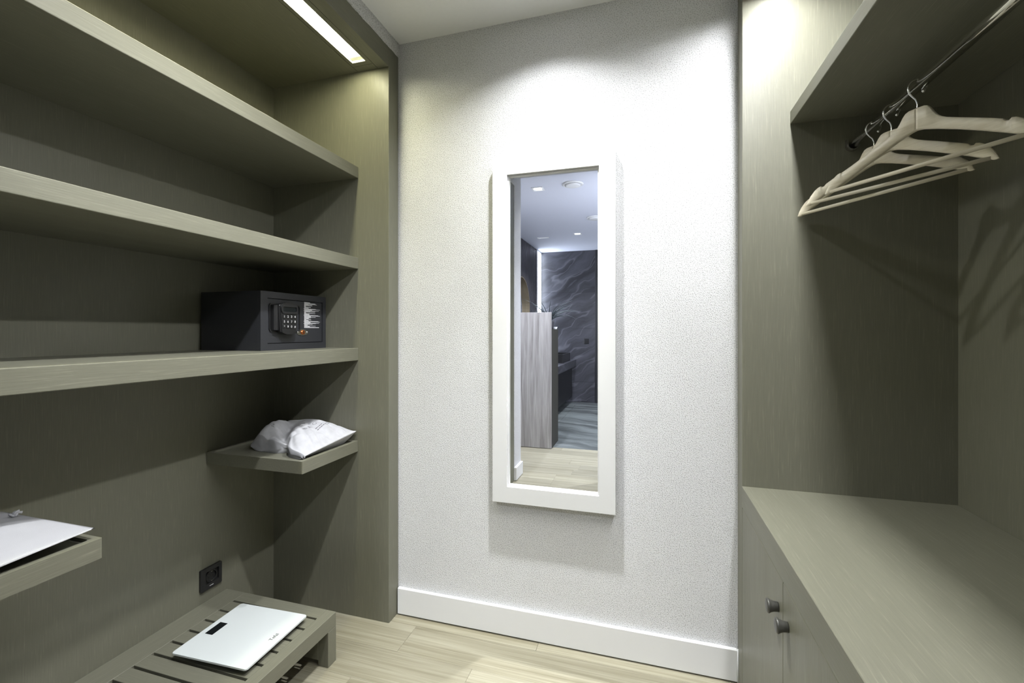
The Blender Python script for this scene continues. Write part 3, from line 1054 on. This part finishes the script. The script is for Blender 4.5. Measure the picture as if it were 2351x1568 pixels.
def build_far_bag():
    A_, B_, C_, D_ = [Vector(c) for c in ((-1.222, 1.390, ZTRAY + 0.018), (-1.206, 1.681, ZTRAY + 0.052), (-1.580, 1.676, ZTRAY + 0.040), (-1.560, 1.462, ZTRAY + 0.014))]
    n = 84
    bm = B()
    top, bot = [], []
    for j in range(n + 1):
        rt, rb = [], []
        for i in range(n + 1):
            u, v = i / n, j / n
            p = (A_ * (1 - u) + B_ * u) * (1 - v) + (D_ * (1 - u) + C_ * u) * v
            gus = max(0.0, 1 - u / 0.16)
            p.y += -0.005 * gus * math.sin(9 * v) + 0.032 * valley(0, v) * gus
            a = bm.verts.new((p.x, p.y, p.z + bag_height(u, v)))
            rt.append(a)
            if i == n or j in (0, n):
                rb.append(a)
                continue
            e = min((1 - u) / 0.16, v / 0.13, (1 - v) / 0.13, 1.0)
            zl = p.z + (ZTRAY + 0.0004 - p.z) * min(1.0, e * 1.25)
            if i == 0:
                zl = ZTRAY + 0.0015 + 0.016 * valley(0, v) + 0.009 * abs(math.sin(8 * v))
            rb.append(bm.verts.new((p.x, p.y + 0.014 * (i == 0) * e, min(zl, a.co.z - 0.0005))))
        top.append(rt); bot.append(rb)
    def quad(a, b_, c, d):
        q = []
        for v_ in (a, b_, c, d):
            if v_ not in q:
                q.append(v_)
        if len(q) > 2:
            bm.faces.new(q)
    for j in range(n):
        for i in range(n):
            quad(top[j][i], top[j][i + 1], top[j + 1][i + 1], top[j + 1][i])
            quad(bot[j][i], bot[j + 1][i], bot[j + 1][i + 1], bot[j][i + 1])
        quad(top[j][0], top[j + 1][0], bot[j + 1][0], bot[j][0])
    bmesh.ops.recalc_face_normals(bm, faces=bm.faces[:])
    return bm
bag_bm = build_far_bag()
bvh = BVHTree.FromBMesh(bag_bm)
bag = tag(obj('amenity_bag', bag_bm, M['bag'], smooth=True), 'white printed fabric bag on the small tray shelf beneath the safe', 'bag')
def print_on(bvh, body, size, cx, cy, ang, parent, name, spacing=1.0):
    t = text_bm(body, size, spacing=spacing, weight=-0.0006)
    bmesh.ops.triangulate(t, faces=t.faces[:])
    bmesh.ops.subdivide_edges(t, edges=[e for e in t.edges if e.calc_length() > 0.006], cuts=2, use_grid_fill=True)
    R = Matrix.Rotation(ang, 3, 'Z')
    for v in t.verts:
        p = R @ v.co
        q = Vector((cx + p.x, cy + p.y, 2.0))
        hit = bvh.ray_cast(Vector((q.x, q.y, 1.1)), Vector((0, 0, -1)))
        z = hit[0].z + 0.0007 if hit[0] is not None else ZTRAY + 0.02
        v.co = Vector((q.x, q.y, z))
    bmesh.ops.recalc_face_normals(t, faces=t.faces[:])
    return obj(name, t, M['ink'], parent)
A90 = PI / 2
print_on(bvh, 'E R', 0.026, -1.366, 1.538, A90, bag, 'lettering', 1.1)
print_on(bvh, 'B A G', 0.026, -1.330, 1.540, A90, bag, 'lettering', 1.1)
print_on(bvh, 'P', 0.026, -1.455, 1.478, A90, bag, 'lettering')
bm = B()
for xo, y0, y1 in ((-1.302, 1.540, 1.622), (-1.292, 1.540, 1.612)):
    yv = y0
    rr = random.Random(int(-xo * 1000))
    while yv < y1:
        e = min(y1, yv + rr.uniform(0.004, 0.012))
        q = []
        for a, b_ in ((xo, yv), (xo, e), (xo - 0.0022, e), (xo - 0.0022, yv)):
            hit = bvh.ray_cast(Vector((a, b_, 1.1)), Vector((0, 0, -1)))
            q.append(bm.verts.new((a, b_, (hit[0].z if hit[0] else ZTRAY) + 0.0012)))
        bm.faces.new(q)
        yv = e + 0.0022
obj('small_print', bm, M['ink'], bag)

# plain cotton bag on the near tray
def fold_near(u, v, k):
    return -0.016 * math.exp(-((v - 0.62 + 0.55 * (0.75 - u)) / 0.13) ** 2) * k
bag2_bm = pillow([(-1.196, 0.220, ZTRAY + 0.010), (-1.213, 0.7155, ZTRAY + 0.033), (-1.600, 0.7270, ZTRAY + 0.025), (-1.620, 0.220, ZTRAY + 0.085)],
                 0.032, ZTRAY + 0.0004, seed=9.1, fold=fold_near, puff=0.8, rough=0.003)
bvh2 = BVHTree.FromBMesh(bag2_bm)
bag2 = tag(obj('laundry_bag', bag2_bm, M['linen'], smooth=True), 'plain white cloth laundry bag on the near left tray shelf', 'bag')
bm = B()
kx, ky = -1.475, 0.700
hit2 = bvh2.ray_cast(Vector((kx, ky, 1.05)), Vector((0, 0, -1)))
kz = (hit2[0].z if hit2[0] is not None else ZTRAY + 0.025) + 0.0035
tube(bm, [(kx + 0.0062 * math.cos(a) * (1 - a / 20), ky + 0.0062 * math.sin(a), kz + 0.0035 * math.sin(a * 1.7) + 0.0006 * a) for a in [0.45 * i for i in range(22)]], [0.0026] * 22, 8)
tube(bm, [(kx, ky, kz + 0.002), (kx + 0.003, ky + 0.008, kz + 0.006), (kx + 0.005, ky + 0.014, kz + 0.0045)], [0.0026, 0.0026, 0.0034], 8)
tube(bm, [(kx + 0.001, ky - 0.002, kz - 0.006), (kx, ky, kz), (kx + 0.001, ky + 0.004, kz + 0.009), (kx + 0.003, ky + 0.010, kz + 0.010)], [0.0024, 0.0026, 0.0026, 0.0030], 8)
obj('drawstring_knot', bm, M['linen'], bag2, smooth=True)

# ------------------------------------------------------------------ mirror
MX0, MX1, MZ0, MZ1 = -0.598, -0.108, 0.557, 1.9455
MYF = YW - 0.036
mt = thing('wall_mirror', 'tall white framed mirror hanging on the plaster wall', 'mirror', ((MX0 + MX1) / 2, YW, MZ0))
bm = B()
fw = 0.0615
O = rrect(MX0, MX1, MZ0, MZ1, 0.0035, 3)
I = rrect(MX0 + fw, MX1 - fw, MZ0 + fw + 0.003, MZ1 - fw, 0.0008, 3)
frame_ring(bm, O, I, lambda a, b_: (a, YW - 0.001, b_), (0, MYF - YW + 0.001, 0))
bmesh.ops.bevel(bm, geom=[e for e in bm.edges if all(abs(v.co.y - MYF) < 1e-6 for v in e.verts) and e.calc_face_angle(0) > 0.5], offset=0.0018, segments=2, affect='EDGES')
obj('frame', bm, M['white_frame'], mt)
bm = B()
I2 = rrect(MX0 + fw + 0.0055, MX1 - fw - 0.0055, MZ0 + fw + 0.0085, MZ1 - fw - 0.0055, 0.0008, 3)
frame_ring(bm, rrect(MX0 + fw + 0.0002, MX1 - fw - 0.0002, MZ0 + fw + 0.0032, MZ1 - fw - 0.0002, 0.0008, 3), I2, lambda a, b_: (a, YW - 0.004, b_), (0, MYF + 0.011 - YW + 0.004, 0))
obj('inner_lip', bm, M['white_frame'], mt)
bm = B(); box(bm, MX0 + fw + 0.001, MX1 - fw - 0.001, YW - 0.0155, YW - 0.0125, MZ0 + fw + 0.004, MZ1 - fw - 0.001)
obj('mirror_glass', bm, M['mirror'], mt)

# ------------------------------------------------------------------ right wardrobe
rw = thing('open_wardrobe', 'olive grey open wardrobe on the right with hanging rail and hat shelf', 'wardrobe', (0.62, 0.85, 0))
bm = B(); box(bm, XR, XRB + 0.02, YP, YW - 0.001, 0, ZT, 0.0012)
obj('side_panel', bm, M['pz'], rw)
bm = B(); box(bm, XR, XRB + 0.02, YN0, YN1, 0, ZT, 0.0012)
obj('side_panel', bm, M['pz'], rw)
bm = B(); box(bm, XRB, XRB + 0.02, YN1, YP, 0, ZT)
obj('back_panel', bm, M['pz'], rw)
bm = B(); box(bm, 0.4525, XRB, YN1, YP, ZS, ZT); box(bm, 0.369, 0.3875, YN1, YP, ZS, ZT)
box(bm, 0.3875, 0.4525, YN1, YP, ZS + 0.03, ZT); box(bm, 0.3875, 0.4525, 1.6282, YP, ZS, ZS + 0.03); box(bm, 0.3875, 0.4525, YN1, 0.0898, ZS, ZS + 0.03)
obj('top_panel', bm, M['py'], rw)
bm = B(); box(bm, XR, 0.369, YN1, YP, ZS, ZT, 0.0012)
obj('fascia', bm, M['py'], rw)
bm = B(); box(bm, 0.461, XRB, YN1, YP - 0.0003, 1.938, 1.980, 0.0018, 2)
obj('hat_shelf', bm, M['py'], rw)
RX, RZ = 0.635, 1.845
bm = B(); cyl(bm, (RX, YN1 + 0.004, RZ), (RX, YP - 0.004, RZ), 0.0125, seg=28)
obj('hanging_rail', bm, M['chrome'], rw)
for yy_, d in ((YP - 0.0004, -1), (YN1 + 0.0004, 1)):
    bm = B()
    # open U-shaped rail cup screwed to the panel
    oc, ic = [], []
    for k in range(17):
        a = math.radians(180 + 180 * k / 16)
        oc.append((RX + 0.0185 * math.cos(a), RZ + 0.0185 * math.sin(a)))
        ic.append((RX + 0.0135 * math.cos(a), RZ + 0.0135 * math.sin(a)))
    outl = [(RX - 0.0185, RZ + 0.018)] + oc + [(RX + 0.0185, RZ + 0.018), (RX + 0.0135, RZ + 0.018)] + ic[::-1] + [(RX - 0.0135, RZ + 0.018)]
    prism(bm, outl, lambda a, b_: (a, yy_, b_), (0, d * 0.014, 0))
    obj('rail_cup', bm, M['steel'], rw)

# ------------------------------------------------------------------ low cabinet and worktop
ZK = 0.7225
bm = B(); box(bm, XR - 0.001, XRB - 0.0005, YN1 + 0.0005, YP - 0.0005, ZK - 0.072, ZK, 0.0012)
tag(obj('worktop', bm, M['py']), 'olive grey wooden worktop over the low cabinet on the right', 'worktop')
bc = thing('base_cabinet', 'olive grey low cabinet with round knobs under the worktop', 'cabinet', (0.6, 0.85, 0))
bm = B(); box(bm, XR + 0.022, XRB - 0.001, YN1 + 0.001, YP - 0.001, 0.06, ZK - 0.0725)
box(bm, XR + 0.06, XRB - 0.02, YN1 + 0.001, YP - 0.001, 0.0, 0.06)
obj('carcass', bm, M['pz'], bc)
dj = [1.6885, 1.2174, 0.746, 0.275]
for i in range(3):
    bm = B(); box(bm, XR, XR + 0.020, dj[i + 1] + 0.0012, dj[i] - 0.0012, 0.055, ZK - 0.0750, 0.0012)
    d = obj('door', bm, M['pz'], bc)
    yk = dj[1] + 0.040 if i == 0 else (dj[1] - 0.040 if i == 1 else dj[3] + 0.04)
    bm = B()
    lathe(bm, [(0.0, 0.0115), (0.004, 0.0115), (0.012, 0.0125), (0.0185, 0.0150), (0.0215, 0.0172), (0.0245, 0.0172), (0.0262, 0.0150), (0.0268, 0.008)], (XR, yk, 0.5650), (-1, 0, 0), 28)
    obj('knob', bm, M['knob'], d)

# ------------------------------------------------------------------ clothes hangers
HL = 0.212
ARM_TOP = [(0.0, 0.0), (0.016, -0.0008), (0.023, -0.004), (0.028, -0.011), (0.034, -0.0225), (0.040, -0.032), (0.048, -0.0405), (0.060, -0.0485), (0.080, -0.0585), (0.10, -0.0680), (0.140, -0.0880), (0.158, -0.0975), (0.1635, -0.1035), (0.1685, -0.1050), (0.1725, -0.1015), (0.180, -0.1040), (0.190, -0.1115), (0.200, -0.1235), (0.207, -0.1360), (HL, -0.1490)]
ARM_BOT = [(0.0, -0.0535), (0.012, -0.0555), (0.04, -0.0665), (0.08, -0.0850), (0.12, -0.1055), (0.16, -0.1275), (0.190, -0.1450), (0.202, -0.1515), (0.208, -0.1525), (HL, -0.1510)]
def interp(tab, x):
    for (x0, y0), (x1, y1) in zip(tab[:-1], tab[1:]):
        if x <= x1:
            return y0 + (y1 - y0) * (x - x0) / (x1 - x0)
    return tab[-1][1]
def arm_mesh(s, th):
    bm = B()
    xs = sorted({round(x, 5) for x, _ in ARM_TOP} | {round(HL * i / 44, 5) for i in range(45)})
    rings = []
    for x in xs:
        zt, zb_ = interp(ARM_TOP, x), interp(ARM_BOT, x)
        c = min(0.0022, (zt - zb_) * 0.3)
        y0 = -0.9 * x ** 2 * 0.45
        h = th / 2 * (1.0 if x < 0.18 else 1.0 - 0.45 * (x - 0.18) / (HL - 0.18))
        prof = [(-h + c, zt), (h - c, zt), (h, zt - c), (h, zb_ + c), (h - c, zb_), (-h + c, zb_), (-h, zb_ + c), (-h, zt - c)]
        rings.append([bm.verts.new((s * x, y0 + a, b_)) for a, b_ in prof])
    for a, b_ in zip(rings[:-1], rings[1:]):
        for k in range(8):
            f = bm.faces.new((a[k], a[(k + 1) % 8], b_[(k + 1) % 8], b_[k]))
            f.smooth = k in (2, 6)
    bm.faces.new(rings[0]); bm.faces.new(rings[-1][::-1])
    return bm
def make_hanger(label, first=None):
    t = thing('clothes_hanger', label, 'hanger', (0, 0, 0), 'wooden hangers on the rail')
    th = 0.012
    for s in (-1, 1):
        bm = arm_mesh(s, th)
        local_obj('arm', bm, M['hanger'], t)
    bm = B()
    tipy = -0.9 * 0.2 ** 2 * 0.45
    cyl(bm, (-0.199, tipy, -0.1455), (0.199, tipy, -0.1455), 0.0050, seg=14)
    local_obj('trouser_bar', bm, M['hanger'], t, smooth=False)
    # hook: rises from the body, leans, runs over the rail and ends in a ball
    pts = [(0, 0, -0.012), (0, 0, 0.0), (0, 0, 0.012), (-0.003, 0, 0.022), (-0.010, 0, 0.031), (-0.0155, 0, 0.040), (-0.0175, 0, 0.050)]
    cz = 0.0535
    for k in range(1, 15):
        a = math.radians(180 - 230 * k / 14)
        pts.append((0.0175 * math.cos(a), 0, cz + 0.0175 * math.sin(a)))
    bm = B(); tube(bm, pts, 0.0019, 10)
    lathe(bm, [(-0.0042, 0.0008), (-0.003, 0.003), (0, 0.0042), (0.003, 0.003), (0.0042, 0.0008)], (pts[-1][0], 0, pts[-1][2]), (0, 0, 1), 12)
    local_obj('hook', bm, M['chrome'], t)
    return t
h0 = make_hanger('nearest wooden hanger on the rail, its right end cut off by the frame')
spots = [((RX, 1.327, 1.793), -54.0, 0.0, None),
         ((RX, 1.447, 1.7905), -48.5, 0.0, 'middle one of the three wooden hangers on the rail'),
         ((RX, 1.542, 1.787), -47.0, -2.5, 'wooden hanger nearest the side panel, lowest of the three')]
for i, (p, yaw, tilt, lab) in enumerate(spots):
    h = h0 if i == 0 else copy_tree(h0)
    h.location = p
    h.rotation_euler = (0, math.radians(tilt), math.radians(yaw))
    for ch in h.children:                     # each hook hangs square to the rail
        if ch.name.startswith('hook'):
            ch.rotation_euler = (0, 0, -math.radians(yaw) - 0.25)
    if lab:
        h['label'] = lab

# ------------------------------------------------------------------ bathroom seen in the mirror
# half-height partition with grey oak end panel
pt = thing('partition_cabinet', 'half height cabinet with grey oak front panel, seen in the mirror', 'cabinet', (-1.38, -1.37, 0))
bm = B(); box(bm, XS, -0.957, -1.198, -1.180, 0.004, 1.455, 0.0012)
obj('front_panel', bm, M['greywood'], pt)
bm = B(); box(bm, XS, -0.957, -1.568, -1.1985, 0.0, 1.275, 0.0012)
obj('body', bm, M['olive_dark'], pt)
# plant in a pot on the lower top
pl = thing('potted_plant', 'dark grassy plant in a pot behind the oak panel, seen in the mirror', 'plant', (-1.035, -1.42, 1.2755))
bm = B(); lathe(bm, [(0, 0.045), (0.01, 0.052), (0.07, 0.062), (0.10, 0.064)], (-1.035, -1.42, 1.2756), (0, 0, 1), 20)
obj('pot', bm, M['pot'], pl)
rp = random.Random(5)
for k in range(44):
    az = rp.uniform(0, 2 * PI)
    Lf = rp.uniform(0.22, 0.40)
    lift = rp.uniform(0.55, 1.35)
    pts, rad = [], []
    for j in range(8):
        t_ = j / 7
        r_ = Lf * t_ * math.cos(lift * (1 - 0.5 * t_)) * 0.9
        z_ = Lf * t_ * math.sin(lift) - 0.55 * Lf * t_ ** 2.2 * (1.2 - 0.5 * lift)
        pts.append((-1.035 + 0.012 * math.cos(az) + r_ * math.cos(az), -1.42 + 0.012 * math.sin(az) + r_ * math.sin(az), 1.365 + z_))
        rad.append(0.0062 * (1 - t_ * 0.9))
    bm = B(); tube(bm, pts, rad, 6)
    obj('leaf', bm, M['leaf'], pl)
bm = B(); lathe(bm, [(0, 0.018), (0.006, 0.022), (0.022, 0.028), (0.026, 0.028), (0.024, 0.026), (0.01, 0.02)], (-0.985, -1.525, 1.2756), (0, 0, 1), 20)
tag(obj('dish', bm, M['white']), 'small white dish beside the plant, seen in the mirror', 'dish')

# slatted wall panel with round mirror
sp = thing('slatted_panel', 'dark vertical slat wall panel in the bathroom, seen in the mirror', 'panel', (XS - 0.02, -3.2, 0))
bm = B(); box(bm, XS - 0.045, XS - 0.03, -4.12, -1.6, 0, ZB - 0.002)
obj('backing', bm, M['slat_bed'], sp)
yv = -4.118
while yv < -1.62:
    bm = B(); box(bm, XS - 0.030, XS - 0.002, yv, yv + 0.046, 0.001, ZB - 0.003, 0.002)
    obj('slat', bm, M['slat'], sp)
    yv += 0.078
rm = thing('round_mirror', 'round bronze framed mirror on the slatted panel, seen in the mirror', 'mirror', (XS, -2.86, 1.60))
bm = B()
frame_ring(bm, [(-2.86 + 0.46 * math.cos(2 * PI * k / 64), 1.60 + 0.46 * math.sin(2 * PI * k / 64)) for k in range(64)], [(-2.86 + 0.445 * math.cos(2 * PI * k / 64), 1.60 + 0.445 * math.sin(2 * PI * k / 64)) for k in range(64)], lambda a, b_: (XS - 0.001, a, b_), (0.075, 0, 0))
obj('frame', bm, M['bronze'], rm)
bm = B(); prism(bm, [(-2.86 + 0.444 * math.cos(2 * PI * k / 64), 1.60 + 0.444 * math.sin(2 * PI * k / 64)) for k in range(64)], lambda a, b_: (XS, a, b_), (0.012, 0, 0))
obj('mirror_glass', bm, M['mirror'], rm)

# floating vanity with square black basin
vn = thing('vanity', 'floating vanity with marble counter and a dark box for the shade below it, seen in the mirror', 'vanity', (-1.5, -3.4, 0.1))
bm = B(); box(bm, XS, -1.178, YF + 0.001, -2.30, 0.640, 0.755, 0.002)
obj('counter', bm, M['marble'], vn)
bm = B()
frame_ring(bm, rrect(-1.62, -1.225, -4.10, -3.42, 0.006, 3), rrect(-1.60, -1.245, -4.08, -3.44, 0.006, 3), lambda a, b_: (a, b_, 0.7556), (0, 0, 0.135))
box(bm, -1.601, -1.244, -4.081, -3.439, 0.7557, 0.775)
tag(obj('basin', bm, M['black_stone']), 'black rectangular basin on the marble vanity, seen in the mirror', 'basin')
bm = B(); box(bm, XS, -1.25, YF + 0.002, -2.35, 0.10, 0.6395, 0.002)  # dark box standing in for the shaded open space under the counter
obj('shade_box', bm, M['black_stone'], vn)
# black wall socket on the tiles
s2 = thing('wall_switch', 'small black square switch on the marble wall, seen in the mirror', 'switch', (-0.99, YF, 1.04))
bm = B(); box(bm, -1.035, -0.950, YF + 0.0002, YF + 0.009, 1.030, 1.125, 0.003)
obj('cover_plate', bm, M['socket'], s2)
bm = B(); box(bm, -1.020, -0.965, YF + 0.009, YF + 0.013, 1.048, 1.107, 0.002)
obj('rocker', bm, M['plastic'], s2)
# ceiling vents
for (vx, vy, lab) in ((-0.672, -0.825, 'round white ceiling vent nearest the opening, seen in the mirror'), (-0.610, -2.18, 'round white ceiling vent further back in the bathroom, seen in the mirror')):
    vt = thing('ceiling_vent', lab, 'vent', (vx, vy, ZB), 'round vents in the bathroom ceiling')
    bm = B(); lathe(bm, [(0.0005, 0.102), (0.006, 0.102), (0.012, 0.094), (0.013, 0.084), (0.009, 0.080)], (vx, vy, ZB), (0, 0, -1), 40)
    obj('rim', bm, M['white'], vt)
    bm = B(); lathe(bm, [(0.0095, 0.070), (0.020, 0.072), (0.024, 0.062), (0.0255, 0.03)], (vx, vy, ZB), (0, 0, -1), 40)
    obj('disc', bm, M['white'], vt)
sv = thing('slot_vent', 'narrow white slot vent in the bathroom ceiling, seen in the mirror', 'vent', (-1.49, -3.17, ZB))
bm = B(); box(bm, -1.58, -1.40, -3.20, -3.14, ZB - 0.008, ZB - 0.0005, 0.002)
obj('frame', bm, M['white'], sv)
bm = B()
for k in range(4):
    box(bm, -1.57, -1.41, -3.192 + 0.012 * k, -3.186 + 0.012 * k, ZB - 0.010, ZB - 0.008)
obj('louvre', bm, M['white'], sv)
